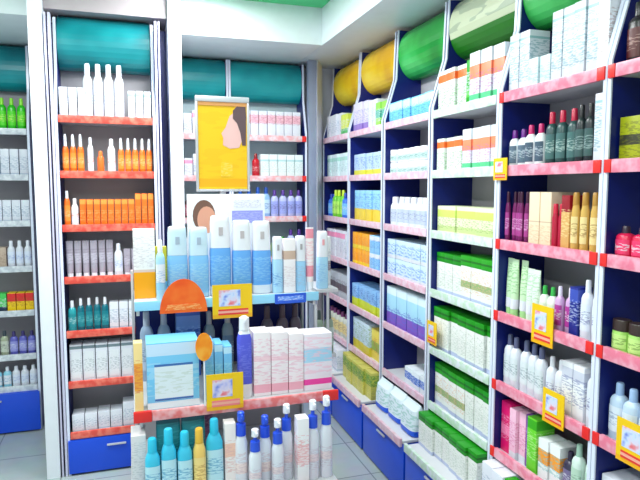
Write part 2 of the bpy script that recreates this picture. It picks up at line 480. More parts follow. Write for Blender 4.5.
POST = plain((214, 210, 236), .25, .15, name='lavender_post')
for k_, (x0, x1, m_) in enumerate([(-.401, -.365, NAVY), (.1375, .209, NAVY)]):
    struct(f'trim_{9 + k_}', box_me(x0, x1, 3.47, 3.485, 0, 2.43, m_, 0))
for k_, (x0, x1) in enumerate([(-.394, -.385), (-.377, -.3645), (.139, .15), (.158, .166)]):
    struct(f'trim_{11 + k_}', box_me(x0, x1, 3.272, 3.314, 0, 2.43, POST, .003))

# --- back wall units behind the display stand
teal_h = photo_mat(((10, 136, 146), (20, 158, 164), (44, 176, 180)), 3)
PALE = plain((196, 216, 224), .5, name='pale_board')
brail = rail_mat((238, 170, 176), (236, 214, 222))
frB = Frame(.115, 4.0, 0); BW = .541
shelf_unit(frB, BW, 'teal-topped shelving on the back wall, half hidden by the yellow poster', brail, True, teal_h, base_out=.03, back=PALE)
fill(frB, BW, 'the unit left of poster', [
    [('gap', .17), ('box', wbox, 2, .06, .15, 'white carton'), ('box', wbox_pink, 4, .06, .17, 'white carton with pink top')],
    [('gap', .17), ('box', wbox_pink, 2, .06, .13, 'white carton with pink top'), ('box', wbox, 4, .06, .16, 'white carton')],
    [('gap', .17), ('bottle', style(C((70, 30, 40)), cap=C((30, 20, 30)), label=pack((190, 110, 130), (), W)), 2, .05, .17, 'dark red bottle'), ('box', wbox, 4, .06, .16, 'white carton')],
    [('gap', .17), ('box', wbox, 4, .08, .16, 'white carton')],
])
frB2 = Frame(.66, 4.0, 0)
shelf_unit(frB2, BW, 'teal-topped shelving on the back wall, beside the corner post', brail, True, teal_h, base_out=.03, back=PALE)
fill(frB2, BW, 'the unit right of poster', [
    [('gap', .06), ('box', style(pack(W, [(.55, .85, (240, 190, 205))], (200, 120, 150), (.5, .9))), 7, .056, .185, 'white carton with pink print')],
    [('gap', .14), ('bottle', redb, 1, .055, .17, 'red bottle'), ('box', style(pack((236, 246, 246), [(.7, .78, (180, 220, 225))], (190, 215, 215))), 5, .062, .165, 'pale mint carton')],
    [('gap', .02), ('bottle', mixblue, 4, .06, .22, 'blue capped bottle'), ('bottle', mixpurple, 4, .058, .2, 'purple capped bottle')],
    [('gap', .02), ('bottle', mixblue, 3, .06, .2, 'blue capped bottle'), ('bottle', mixgreen, 3, .055, .15, 'lime green bottle'), ('bottle', mixpurple, 2, .058, .2, 'purple capped bottle')],
    [('gap', .02), ('box', wbox, 6, .07, .18, 'white carton')],
    [('gap', .02), ('box', wbox, 6, .07, .18, 'white carton')],
])

# --- the six units along the right wall
RZ = -PI / 2
prail = rail_mat((226, 176, 194), (232, 204, 218))
pinkrail = rail_mat((232, 124, 150), (240, 170, 190))
lrail = rail_mat((196, 222, 200), (226, 232, 238))
yel = photo_mat(((232, 180, 8), (246, 210, 20), (252, 226, 60)), 4)
grn = photo_mat(((20, 130, 44), (36, 160, 60), (70, 186, 96)), 4)
leaf = pack((192, 200, 168), [(.0, .3, (30, 112, 18))], (130, 146, 124), (.4, .95), fine=.1)
ends = [4.152, 3.607, 3.052, 2.503, 1.962, 1.423]
frs = [Frame(1.37, y, RZ) for y in ends]
RW = .535
shelf_unit(frs[0], RW, 'yellow-topped shelving beside the corner post, farthest along the right wall', prail, header=yel, levels=LEVR, deck=.115, base_out=.115, base_top=.274)
shelf_unit(frs[1], RW, 'yellow-topped shelving between the corner unit and the green-topped unit', prail, header=photo_mat(((214, 160, 10), (232, 190, 20), (240, 206, 60)), 4), levels=LEVR, deck=.115, base_out=.115, base_top=.274)
shelf_unit(frs[2], RW, 'plain green-topped shelving with mostly pale blue and white stock', prail, header=grn, levels=LEVR, deck=.115, base_out=.115, base_top=.274)
shelf_unit(frs[3], RW, 'leaf-picture-topped shelving stocked with green-topped white cartons', lrail, header=leaf, levels=LEVR, deck=.115, base_out=.115, base_top=.274)
shelf_unit(frs[4], RW, 'pink-railed shelving with tall white cartons under a green top', pinkrail, True, grn, levels=LEVR, deck=.115, base_out=.115, base_top=.274)
shelf_unit(frs[5], RW, 'pink-railed shelving nearest the camera, dark bottles on top shelf', pinkrail, True, photo_mat(((40, 30, 40), (70, 50, 60), (110, 80, 80)), 4), levels=LEVR, deck=.115, base_out=.115, base_top=.274)

mint = style(pack((222, 240, 244), [(.7, .85, (170, 220, 210))], (140, 190, 190)))
ygbox = style(pack((220, 232, 90), [(.0, .35, (90, 190, 110))], W))
lilac = style(pack((222, 214, 248), [(.1, .3, (150, 120, 200))], (120, 120, 190)))
blueb = style(C((60, 120, 230)), cap=C((20, 60, 180)), label=pack((120, 190, 250), (), W))
greenb2 = style(C((120, 210, 60)), cap=C((200, 230, 60)), label=pack((180, 230, 100), (), (40, 120, 40)))
orbox = style(pack((250, 172, 40), [(.0, .25, (250, 214, 60))], (240, 120, 60), (.3, .8)))
lbbox = style(pack((150, 206, 250), [(.7, .95, W)], (60, 120, 210)))
lbyel = style(pack((156, 212, 250), [(.05, .42, (240, 210, 70))], (80, 130, 210), (.4, .9)))
fill(frs[0], RW, 'the corner unit', [
    [('box', wbox, 4, .07, .17, 'white carton'), ('box', ygbox, 2, .06, .15, 'yellow green carton')],
    [('box', mint, 6, .08, .17, 'pale mint carton')],
    [('bottle', blueb, 2, .06, .17, 'blue bottle'), ('bottle', greenb2, 3, .06, .2, 'green bottle'), ('bottle', blueb, 3, .06, .18, 'blue bottle near the divider')],
    [('box', wbox_pink, 4, .09, .2, 'white carton with pink top'), ('box', wbox, 1, .09, .18, 'plain white carton')],
    [('box', style(pack((190, 196, 206), [(.3, .6, (110, 100, 110))], (90, 80, 90))), 5, .09, .17, 'grey carton')],
    [('bottle', style(C((206, 210, 200)), cap=C((120, 60, 110)), label=pack((230, 210, 150), (), (90, 70, 90))), 6, .07, .17, 'purple capped grey bottle')],
    [('box', wbox, 5, .09, .15, 'white carton')],
], levels=LEVR)
fill(frs[1], RW, 'the second yellow-topped unit', [
    [('box', lilac, 3, .08, .19, 'lilac carton'), ('box', wbox, 2, .07, .18, 'white carton'), ('box', style(pack((150, 215, 90), [(.4, .7, (60, 170, 150))], W)), 2, .07, .15, 'green carton')],
    [('box', style(pack((190, 214, 250), [(.05, .3, (226, 222, 70))], (70, 110, 210), (.35, .85))), 5, .1, .145, 'blue and yellow carton')],
    [('box', lbyel, 5, .1, .2, 'sky blue carton with yellow base')],
    [('box', orbox, 4, .072, .105, 'orange and yellow carton', {'stack': 2}), ('box', lbbox, 3, .072, .105, 'light blue carton', {'stack': 2})],
    [('box', style(pack((140, 190, 240), [(.0, .4, (206, 220, 50))], (40, 90, 180), (.4, .9))), 5, .095, .15, 'blue and lime carton')],
    [('box', style(pack((206, 226, 240), [(.0, .3, (220, 206, 60))], (110, 150, 90), (.3, .9))), 3, .095, .2, 'white and yellow carton'), ('box', style(pack((236, 214, 90), [(.3, .6, (150, 180, 80))], (190, 110, 60))), 2, .095, .19, 'yellow carton')],
    [('box', style(pack((196, 190, 90), [(.5, .9, (110, 150, 60))], (230, 220, 90), (.1, .9))), 5, .095, .19, 'olive yellow carton')],
], levels=LEVR)
jarw = style(C(W), cap=CAPW, label=pack((190, 216, 214), (), (70, 120, 120)))
botw = style(C((236, 242, 250)), cap=CAPW, label=pack((190, 200, 220), (), (110, 120, 170)), q=0, neck=.6)
pict = style(pack((206, 228, 246), [(.0, .18, W)], (60, 130, 220), (.2, .8), fine=.6))
big = style(pack((172, 222, 248), [(.02, .34, (130, 90, 200)), (.8, 1, (220, 240, 250))], (90, 110, 210), (.1, .5), fine=.5))
fill(frs[2], RW, 'the plain green-topped unit', [
    [('box', style(pack((120, 200, 240), [(.6, .95, (196, 232, 248))], (40, 120, 200), (.1, .7))), 6, .082, .12, 'light blue carton')],
    [('jar', jarw, 7, .07, .07, 'white jar', {'stack': 2})],
    [('bottle', botw, 6, .07, .165, 'white bottle with grey label'), ('bottle', blueb, 1, .06, .15, 'blue bottle')],
    [('box', pict, 5, .1, .105, 'white carton with blue picture', {'stack': 2})],
    [('box', big, 4, .125, .22, 'light blue carton with violet base')],
    [('gap', .22), ('box', style(pack((232, 240, 248), [(.3, .75, (70, 120, 210))], W)), 3, .09, .09, 'white and blue carton')],
    [('bag', style(pack((226, 240, 248), [(.0, .2, (30, 90, 220))], (140, 200, 190), (.25, .8), fine=.4), name='nappy_bag'), 3, .165, .163, 'white nappy bag with blue base', {'d': .1})],
], levels=LEVR)
orw = style(pack((228, 232, 228), [(.72, .9, (240, 110, 40))], (110, 190, 90), (.1, .6)))
orw2 = style(pack((226, 230, 238), [(.1, .2, (90, 200, 140)), (.5, .75, (246, 140, 100))], (190, 90, 180), (.2, .6)))
limew = style(pack((232, 240, 200), [(.6, .86, (206, 226, 110)), (.1, .3, (200, 216, 150))], (140, 160, 90), (.2, .6)))
gtop = style(pack((238, 240, 236), [(.0, .1, (190, 200, 230))], (190, 200, 190), (.15, .7)), lid=pack((26, 146, 24), [(.4, .6, (20, 100, 20))]))
gtop2 = style(pack((238, 240, 236), [(.0, .1, (190, 200, 230)), (.3, .45, (150, 180, 120))], (226, 180, 150), (.2, .7)), lid=pack((40, 160, 30), [(.4, .6, (24, 110, 20))]))
gstripe = style(pack((30, 160, 24), [(.2, .4, (90, 190, 70))], W))
fill(frs[3], RW, 'the leaf-topped unit', [
    [('box', orw, 3, .075, .19, 'white carton with orange band'), ('box', gstripe, 1, .03, .2, 'slim green carton'), ('box', orw2, 3, .075, .22, 'white carton with coral band')],
    [('box', orw, 3, .075, .16, 'white carton with orange band'), ('box', orw2, 4, .075, .185, 'white carton with coral band')],
    [('box', limew, 3, .16, .13, 'wide lime and white carton', {'d': .13})],
    [('box', gtop, 3, .07, .19, 'white carton with green lid'), ('box', gtop2, 3, .08, .2, 'picture carton with green lid')],
    [('box', gtop, 7, .072, .205, 'white carton with green lid')],
    [('box', gtop2, 4, .072, .205, 'picture carton with green lid'), ('box', gtop, 3, .072, .205, 'white carton with green lid')],
    [('box', gtop, 7, .072, .215, 'white carton with green lid')],
], levels=LEVR)
tallw = style(pack((222, 226, 236), [(.86, .9, (150, 190, 196))], (110, 160, 176), (.2, .85)))
smallw = style(pack((214, 234, 240), (), (150, 195, 200)))
pinkcap = style(C((244, 246, 250)), cap=C((206, 30, 110)), label=pack((70, 90, 110), (), (200, 210, 220)), q=0)
purcap = style(C((236, 240, 246)), cap=C((110, 30, 140)), label=pack((90, 110, 130), (), (200, 210, 220)), q=0)
darkb = style(C((40, 74, 76)), cap=C((200, 30, 70)), label=pack((70, 110, 110), (), (190, 210, 205)), q=0)
blackb = style(C((28, 36, 42)), cap=C((28, 26, 30)), label=pack((60, 90, 90), (), (170, 190, 190)), q=0)
marb = style(C((116, 24, 92)), cap=C((60, 12, 50)), label=pack((170, 60, 140), (), (230, 180, 220)), q=0, neck=.6)
beige = style(pack((240, 220, 190), [(.45, .47, (210, 180, 150))], (226, 190, 150), (.1, .4)))
rtube = style(C((186, 24, 60)), cap=C((210, 40, 70)), q=0, neck=.7)
goldb = style(C((218, 174, 92), .2), cap=C((190, 140, 60)), label=pack((240, 214, 150), (), (150, 100, 40)), q=0, neck=.7)
rbox = style(pack((150, 16, 36), [(.0, .7, (220, 170, 100))], (240, 220, 160)))
ptube = style(pack((206, 236, 196), [(.0, .2, W)], (120, 180, 110), (.3, .9)), cap=C((170, 220, 150)))
ptubew = style(pack((226, 240, 226), [(.0, .2, W)], (160, 200, 160), (.3, .9)), cap=C((220, 236, 220)))
gcap = style(C((240, 246, 240)), cap=C((60, 180, 80)), label=pack((226, 240, 226), (), (230, 60, 110)))
navb = style(pack((30, 44, 140), [(.7, .95, (60, 80, 180))], (190, 200, 240)))
lavb = style(C((214, 170, 220)), cap=C((236, 226, 246)), label=pack((180, 60, 160), (), W))
whb = style(C(W), cap=CAPW, label=pack((226, 232, 246), (), (80, 80, 150)))
whd = style(C(W), cap=C((90, 96, 130)), label=pack((222, 230, 236), (), (110, 140, 150)))
fill(frs[4], RW, 'the tall-carton unit', [
    [('box', tallw, 2, .062, .225, 'large white carton near the far post'), ('box', smallw, 2, .058, .115, 'small pale blue carton'), ('box', tallw, 4, .056, .25, 'tall slim white carton'), ('box', style(pack((244, 246, 252), (), (190, 160, 160))), 1, .05, .26, 'plain tall white carton')],
    [('bottle', purcap, 2, .05, .15, 'purple capped bottle'), ('bottle', pinkcap, 2, .05, .16, 'pink capped bottle'), ('bottle', darkb, 3, .05, .195, 'dark green bottle with red cap'), ('bottle', blackb, 2, .042, .2, 'slim black bottle'), ('box', tallw, 1, .06, .225, 'white carton')],
    [('bottle', marb, 5, .03, .2, 'slim maroon bottle'), ('box', beige, 2, .075, .2, 'beige carton'), ('bottle', rtube, 2, .034, .16, 'red tube bottle'), ('box', rbox, 1, .05, .19, 'dark red carton'), ('bottle', goldb, 4, .042, .2, 'gold bottle')],
    [('tube', ptube, 3, .05, .225, 'pale green tube'), ('tube', ptubew, 2, .05, .2, 'whitish green tube'), ('bottle', gcap, 2, .05, .15, 'green capped white bottle'), ('bottle', lavb, 2, .044, .16, 'lavender bottle'), ('box', navb, 1, .05, .17, 'navy carton'), ('bottle', whb, 2, .055, .2, 'white bottle')],
    [('bottle', whd, 5, .055, .2, 'white bottle with grey cap'), ('bottle', whb, 2, .05, .18, 'white bottle'), ('box', style(pack((236, 238, 244), [(.7, .9, (206, 210, 226))], (120, 130, 180))), 2, .06, .19, 'white carton'), ('bottle', whb, 1, .055, .21, 'tall white bottle')],
    [('box', style(pack(MAG, [(.35, .55, (250, 120, 170))], (250, 170, 200))), 1, .075, .205, 'magenta carton'), ('box', style(pack((250, 196, 222), [(.0, .15, W)], (226, 110, 170))), 2, .045, .2, 'pink carton'), ('box', style(pack((130, 60, 170), (), (210, 180, 230))), 1, .025, .205, 'slim purple carton'), ('box', style(pack((110, 214, 50), [(.8, .97, (60, 170, 30))], (200, 240, 160))), 1, .06, .21, 'lime green carton'), ('box', style(pack((240, 244, 246), [(.4, .75, (250, 160, 50))], (110, 190, 190))), 2, .06, .15, 'white carton with orange patch'), ('bottle', style(C((60, 56, 80)), cap=C((40, 36, 60)), label=pack((120, 110, 150), (), W)), 1, .055, .15, 'dark violet bottle'), ('bottle', style(C((216, 236, 226)), cap=C((170, 210, 190)), label=pack((190, 220, 200), (), (90, 140, 110))), 2, .055, .2, 'pale green bottle')],
    [('box', wbox, 2, .07, .19, 'white carton'), ('box', gstripe, 1, .03, .2, 'slim green carton'), ('box', wbox_pink, 4, .07, .18, 'white carton with pink band')],
], levels=LEVR)
oliv = style(pack((170, 176, 20), [(.4, .62, (60, 60, 40))], (110, 110, 30), (.1, .9)))
smallr = style(C((226, 30, 80)), cap=C((60, 40, 60)), label=pack((236, 60, 110), (), W))
smallp = style(C((110, 90, 180)), cap=C((40, 40, 60)), label=pack((140, 120, 200), (), W))
smallt = style(C((20, 140, 150)), cap=C((30, 40, 50)), label=pack((40, 160, 165), (), W))
limej = style(C((170, 220, 110)), cap=C((60, 44, 40)), label=pack((200, 236, 140), (), (90, 140, 50)))
yelj = style(C((230, 220, 120)), cap=C((60, 44, 40)), label=pack((240, 230, 150), (), (140, 120, 50)))
fill(frs[5], RW, 'the nearest right unit', [
    [('bottle', style(C((36, 26, 34)), cap=C((30, 24, 30)), label=pack((90, 30, 30), (), (190, 150, 140))), 8, .06, .19, 'dark bottle')],
    [('box', oliv, 3, .09, .14, 'olive green carton'), ('box', oliv, 2, .09, .19, 'taller olive green carton')],
    [('bottle', smallr, 2, .055, .1, 'small red bottle'), ('bottle', smallp, 2, .055, .1, 'small purple bottle'), ('bottle', smallt, 3, .055, .1, 'small teal bottle')],
    [('jar', limej, 4, .062, .1, 'lime jar with dark lid'), ('jar', yelj, 4, .062, .1, 'yellow jar with dark lid')],
    [('bottle', ltblueb, 3, .055, .18, 'pale blue bottle'), ('bottle', mixblue, 3, .055, .17, 'blue bottle')],
    [('box', wbox, 5, .09, .16, 'white carton')],
    [('box', wbox, 5, .09, .16, 'white carton')],
], levels=LEVR)

# ------------------------------------------------------------------ promotional cards clipped to the rails
def card(fr, u, z, w, h, label, tilt=0.0, loc=None, rz=None, patch=(206, 222, 250), strip=(232, 60, 50), v=-.012):
    loc = loc or fr.at(u, v, z); rz = fr.rz if rz is None else rz
    o = put('promotion_card', box_me(-w / 2, w / 2, 0, .003, 0, h, pack((246, 200, 16), [(.0, .12, (244, 176, 20))]), 0), loc=loc, rz=rz)
    put('picture', box_me(-w * .34, w * .2, -.001, -.0002, h * .36, h * .84, photo_mat(((236, 120, 130), (226, 214, 236), patch, (120, 140, 226)), 24), 0), o)
    put('price_strip', box_me(-w * .36, w * .4, -.001, -.0002, h * .1, h * .27, pack(strip, [(.3, .7, (246, 170, 150))]), 0), o)
    tag(o, label, 'price card', 'yellow promotion cards')
    return o

card(frs[4], .03, 1.58, .085, .085, 'yellow promotion card at far end of second rail, the tall-carton unit')
card(frs[4], .3, 1.0, .11, .14, 'yellow promotion card on the fourth rail of the tall-carton unit')
card(frs[4], .37, .735, .105, .12, 'yellow promotion card on the fifth rail of the tall-carton unit')
card(frs[3], .06, .8, .09, .11, 'small yellow promotion card before green-lidded cartons, the leaf-topped unit')
card(frs[5], .17, .745, .13, .13, 'yellow promotion card on the nearest pink-railed unit, beside blue bottles')

# ------------------------------------------------------------------ display stand in the middle
G = put('display_stand', None, loc=(0, 2.59, 0))
tag(G, 'free-standing display stand with red-ended shelves full of blue and white lotions', 'display stand')
def gp(name, x0, x1, y0, y1, z0, z1, m, bev=.002, par=None):
    return put(name, box_me(x0, x1, y0 - 2.59, y1 - 2.59, z0, z1, m, bev), par or G)
gp('back_panel', .0, .74, 2.585, 2.6, .76, 1.2, NAVY, 0)
gp('lower_back_panel', .0, .74, 2.585, 2.6, .06, .7595, GREY, 0)
for x in (-.012, .741):
    gp('upright', x, x + .011, 2.56, 2.61, 0, 1.2, SILVER)
gp('base', -.02, .76, 1.98, 2.58, 0, .1, BLUE)
s1 = gp('shelf', .0, .735, 2.292, 2.584, 1.097, 1.113, SHELF, .001)
gp('price_rail', .0, .735, 2.281, 2.291, 1.082, 1.118, plain((150, 214, 244), .2, name='blue_rail'), .002, s1)
s2 = gp('shelf', -.012, .752, 2.102, 2.584, .732, .749, SHELF, .001)
rr = rail_mat((240, 120, 120), (248, 180, 184))
gp('price_rail', .05, .69, 2.088, 2.101, .722, .758, rr, .002, s2)
gp('end_clip', -.014, .049, 2.086, 2.101, .720, .760, RED, .003, s2)
gp('end_clip', .691, .754, 2.086, 2.101, .720, .760, RED, .003, s2)
s3 = gp('shelf', -.03, .715, 1.98, 2.584, .432, .449, SHELF, .001)
gp('price_rail', -.03, .715, 1.968, 1.9795, .42, .452, rr, .002, s3)
s4 = gp('shelf', -.02, .76, 1.972, 2.584, .2, .217, SHELF, .001)
gp('price_rail', -.02, .76, 1.96, 1.9715, .188, .224, rr, .002, s4)
for x, nm_ in ((.715, 0), (.006, 1)):
    gp('shelf_bracket', x, x + .012, 2.30, 2.58, 1.06, 1.0965, SILVER, .002)
    gp('shelf_bracket', x, x + .012, 2.12, 2.58, .69, .7315, SILVER, .002)
gp('front_post', .722, .735, 2.30, 2.315, .7495, 1.0595, SILVER)

s5 = gp('side_shelf', .7525, .85, 2.36, 2.58, 1.097, 1.113, SILVER, .002)
gp('side_post', .80, .812, 2.37, 2.382, .76, 1.0965, SILVER, .002, s5)
gp('side_shelf', .753, .85, 2.38, 2.58, .80, .815, SILVER, .002)

def goods(kind, st, x, y, z, w, d, h, label, group=None, rz=0):
    return place_one(kind, st, w, d, h, (x, y, z + .0006), rz, label, group)

# top shelf: bottles half white, half blue
half = style(pack((132, 196, 246), [(.0, .1, (170, 214, 248))], (170, 220, 250), (.3, .8)), cap=C((206, 230, 246)), emb=C((170, 186, 206)))
halfd = style(pack((104, 172, 242), [(.0, .2, (226, 236, 248))], (150, 206, 250), (.3, .85)), cap=C((240, 241, 250)), emb=C((196, 186, 190)))
zt = 1.113
goods('box', style(pack((244, 240, 240), [(.0, .38, (252, 168, 0)), (.38, .42, (226, 200, 190))], (206, 196, 204), (.45, .9))), .042, 2.40, zt, .082, .06, .275, 'tall white and orange carton at left end of the top display shelf', 'lotions on top of the display stand')
goods('bottle', style(C((170, 214, 240)), cap=CAPW, label=pack(W, [(.0, .3, (150, 206, 240))], (120, 170, 220)), q=.4), .101, 2.335, zt, .036, .036, .235, 'small blue and white bottle beside the orange carton, top display shelf', 'lotions on top of the display stand')
goods('box', style(pack((196, 190, 50), [(.05, .3, (120, 190, 220))], (226, 220, 120))), .107, 2.43, zt, .046, .04, .2, 'olive edged carton behind the small bottle, top display shelf', 'lotions on top of the display stand')
for i, (x, st, w, h, dsc) in enumerate([
    (.168, half, .08, .285, 'light blue lotion bottle with pale top'), (.251, half, .08, .28, 'light blue lotion bottle with pale top'),
    (.338, halfd, .086, .325, 'tall blue lotion bottle with white top'), (.425, halfd, .08, .305, 'tall blue lotion bottle with white top'), (.508, halfd, .08, .30, 'tall blue lotion bottle with white top')]):
    k = ['leftmost', 'second from left', 'first', 'second', 'third'][i]
    goods('flip', st, x, 2.36, zt, w, .055, h, f'{dsc}, {k}, top display shelf', 'lotions on top of the display stand')
goods('flip', style(pack((176, 220, 248), [], (90, 150, 220), (.2, .6)), cap=CAPW), .573, 2.345, zt, .044, .04, .235, 'short pale blue bottle right of the tall blue ones, top display shelf', 'lotions on top of the display stand')
goods('box', style(pack((246, 240, 244), [(.62, .78, (206, 176, 160))], (226, 210, 216), (.1, .5))), .622, 2.345, zt, .05, .04, .225, 'white carton with beige emblem, top display shelf', 'lotions on top of the display stand')
goods('flip', style(pack((160, 210, 246), [], (170, 190, 220), (.2, .85)), cap=CAPW, cut=.55), .674, 2.35, zt, .046, .04, .235, 'pale blue bottle between white carton and pink striped tube', 'lotions on top of the display stand')
goods('tube', style(pack((250, 236, 240), [(.1, .3, (244, 150, 170)), (.8, .97, (246, 150, 170))], (246, 190, 200)), cap=CAPW), .716, 2.35, zt, .034, .034, .27, 'slim white tube with pink ends, right end of top display shelf', 'lotions on top of the display stand')

goods('flip', style(pack((170, 216, 246), [], (140, 190, 236), (.2, .8)), cap=CAPW, cut=.55, emb=C((240, 170, 180))), .785, 2.39, zt, .05, .04, .25, 'white and light blue bottle on side shelf at right end of the stand', 'lotions on top of the display stand')
goods('box', style(pack((226, 226, 230), [(.3, .5, (150, 130, 140))], (190, 190, 200))), .822, 2.48, zt, .05, .05, .22, 'whitish carton behind the side shelf bottle of the stand', 'lotions on top of the display stand')
for i_, x_ in enumerate((.782, .83)):
    goods('bottle', style(C((150, 166, 150)), cap=C((70, 80, 80)), label=pack((190, 200, 196), (), (110, 120, 120)), q=.2), x_, 2.43, .815, .042, .04, .19, f'grey green bottle on the low side shelf of the stand, {ORD[i_]} from left', 'lotions on top of the display stand')

# advertising boards standing on the top shelf
BA = put('advert_board', box_me(-.168, .168, 0, .02, 0, .41, WHITE, .004), loc=(.392, 2.515, zt + .0008))
tag(BA, 'white advertising board with a baby portrait, behind the tall lotion bottles', 'sign')
def blob(pts, t, m, name, par, y=0):
    bm = bmesh.new()
    a = [bm.verts.new((x, y - t, z)) for x, z in pts]; b = [bm.verts.new((x, y, z)) for x, z in pts]
    n = len(pts)
    for i in range(n): bm.faces.new((a[i], a[(i + 1) % n], b[(i + 1) % n], b[i]))
    bm.faces.new(a); bm.faces.new(b[::-1])
    return put(name, mesh_from(bm, m), par)
def ell(cx, cz, rx, rz_, a0=0, a1=2 * PI, n=20):
    return [(cx + rx * math.cos(a0 + (a1 - a0) * i / n), cz + rz_ * math.sin(a0 + (a1 - a0) * i / n)) for i in range(n)]
blob(ell(-.098, .318, .048, .068), .0012, C((120, 84, 70), .5), 'printed_hair', BA)
blob(ell(-.087, .30, .04, .058), .0022, C((226, 160, 134), .5), 'printed_face', BA)
blob([(-.055, .2), (-.02, .3), (.0, .31), (.015, .2)], .0012, C((250, 236, 240), .5), 'printed_towel', BA)
put('blue_band', box_me(.022, .158, -.0014, -.0002, .285, .338, pack((156, 160, 236), (), (190, 196, 246), (.1, .9)), 0), BA)
put('printed_text', box_me(.03, .15, -.0014, -.0002, .352, .385, pack((240, 240, 248), (), (180, 180, 210), (.0, 1), fine=1.4), 0), BA)

PO = put('advert_poster', None, loc=(.384, 2.545, 0))
tag(PO, 'yellow poster with a dark-haired portrait in a silver frame', 'poster')
put('pole', box_me(-.012, .012, .006, .026, zt + .0008, 1.54, SILVER, .003), PO)
z0, z1, hw = 1.535, 1.942, .116
put('poster_sheet', box_me(-hw + .011, hw - .011, 0, .006, z0 + .011, z1 - .0245, pack((244, 194, 26), [(.02, .12, (240, 172, 16))], (238, 184, 22), (.12, .9), fine=.15), 0), PO)
fr_ = put('frame', box_me(-hw, hw, -.006, .012, z1 - .024, z1, SILVER, .003), PO)
put('frame_bar', box_me(-hw, -hw + .010, -.006, .012, z0, z1 - .0245, SILVER, .002), fr_)
put('frame_bar', box_me(hw - .010, hw, -.006, .012, z0, z1 - .0245, SILVER, .002), fr_)
put('frame_bar', box_me(-hw + .0105, hw - .0105, -.006, .012, z0, z0 + .010, SILVER, .002), fr_)
put('gold_strip', box_me(-hw + .0105, hw - .0105, -.003, -.0003, z1 - .04, z1 - .0245, plain((214, 150, 90), .4, name='gold_strip'), 0), PO)
blob([(.03, 1.86), (.012, 1.81), (-.006, 1.785), (.002, 1.765), (.0, 1.735), (.03, 1.72), (.07, 1.725), (.085, 1.76), (.09, 1.85), (.06, 1.885)], .0012, C((232, 186, 182), .5), 'printed_face', PO)
blob([(.045, 1.885), (.044, 1.85), (.062, 1.83), (.076, 1.79), (.084, 1.735), (.1, 1.735), (.1025, 1.86), (.1, 1.905), (.07, 1.91)], .0022, C((96, 74, 80), .5), 'printed_hair', PO)
put('printed_text', box_me(-.01, .04, -.0012, -.0002, 1.60, 1.66, pack((244, 198, 40), (), (246, 214, 110), (.0, 1), fine=.8), 0), PO)

# cards on the upper display rail
semi = put('shelf_sign', None, loc=(.182, 2.278, 1.068)); tag(semi, 'orange half-round sign hung on the blue upper rail of the display stand', 'sign')
blob(ell(0, 0, .09, .132, 0, PI, 24) + [(-.09, 0)], .004, photo_mat(((244, 84, 10), (250, 104, 24), (252, 122, 40)), 12), 'sign_face', semi)
blob([(-.07, .012), (.07, .012), (.06, .034), (-.06, .034)], .0012, pack((250, 120, 40), (), (255, 190, 120), (.0, 1)), 'printed_text', semi, -.0042)
c1 = card(frM, 0, 0, .158, .135, 'large yellow promotion card on the blue upper rail of the display stand', loc=(.372, 2.274, 1.034), rz=0)
lb = put('shelf_label', box_me(-.066, .066, -.003, 0, 0, .04, plain((40, 90, 214), .3, name='blue_label'), 0), loc=(.612, 2.2795, 1.078))
put('printed_text', box_me(-.054, .054, -.0042, -.0032, .012, .03, pack((90, 140, 240), (), (210, 226, 252), (.0, 1), fine=1.3), 0), lb)
tag(lb, 'blue shelf label with pale lettering on right half of upper rail', 'label')
rnd = put('price_sticker', None, loc=(.235, 2.083, .978)); tag(rnd, 'round orange price sticker standing before the wipes pack', 'price sticker')
blob(ell(0, 0, .031, .052), .003, photo_mat(((246, 130, 10), (250, 150, 24), (252, 176, 60)), 16), 'sticker_face', rnd)
put('sticker_stem', box_me(-.003, .003, .0005, .003, -.221, .0, CAPW, 0), rnd)
c2 = card(frM, 0, 0, .135, .135, 'yellow promotion card on the red middle rail of the display stand', loc=(.308, 2.078, .738), rz=0, patch=(200, 196, 240), strip=(244, 130, 130))

# middle shelf
zm = .749
wp = style(pack((120, 200, 244), [(.0, .1, (236, 244, 250)), (.8, .98, (196, 222, 248))], (170, 220, 250), (.2, .7), fine=.3), name='wipes_pack')
o = goods('box', wp, .128, 2.19, zm, .185, .13, .245, 'big light blue wipes pack at left end of the middle display shelf', 'goods on the middle display shelf')
put('window_label', box_me(-.066, .07, -.0672, -.0655, .03, .165, pack((226, 238, 246), [(.0, .06, (60, 110, 180)), (.94, 1, (60, 110, 180))], (200, 214, 210), (.2, .8), fine=.5), 0), o)
goods('box', style(pack((250, 220, 150), [(.3, .7, (246, 170, 60))], (230, 110, 60))), .007, 2.15, zm, .03, .05, .25, 'slim cream and orange carton left of the wipes pack', 'goods on the middle display shelf')
ltb = style(pack((112, 190, 242), [(.86, .98, (180, 224, 250))], (150, 214, 250), (.2, .7)))
for i in range(3):
    goods('box', ltb, .262 + i * .034, 2.19, zm, .031, .09, .23 - .012 * i, f'slim sky blue carton, {ORD[i]} from left, middle display shelf', 'goods on the middle display shelf')
goods('pump', style(pack((240, 242, 250), [(.2, .93, (84, 92, 222))], (120, 130, 236), (.3, .8)), cap=CAPW, q=.7, hb=.84, neck=.6), .396, 2.16, zm, .056, .045, .315, 'violet blue pump bottle in the middle of the display', 'goods on the middle display shelf')
pk = style(pack((248, 238, 244), [(.05, .18, (244, 180, 200)), (.55, .62, (250, 214, 226))], (240, 190, 210), (.2, .9), fine=.6))
for i, (x, w, h) in enumerate([(.462, .066, .25), (.531, .066, .245), (.597, .06, .235)]):
    goods('box', pk, x, 2.19, zm, w, .1, h, f'white and pink pack, {ORD[i]} from left, middle display shelf', 'goods on the middle display shelf')
goods('box', style(pack((240, 232, 244), [(.1, .2, (240, 70, 170)), (.5, .75, (170, 216, 244))], (246, 200, 220), (.3, .95), fine=.5)), .687, 2.19, zm, .115, .1, .228, 'wide pink, white and blue pack at right end, middle display shelf', 'goods on the middle display shelf')
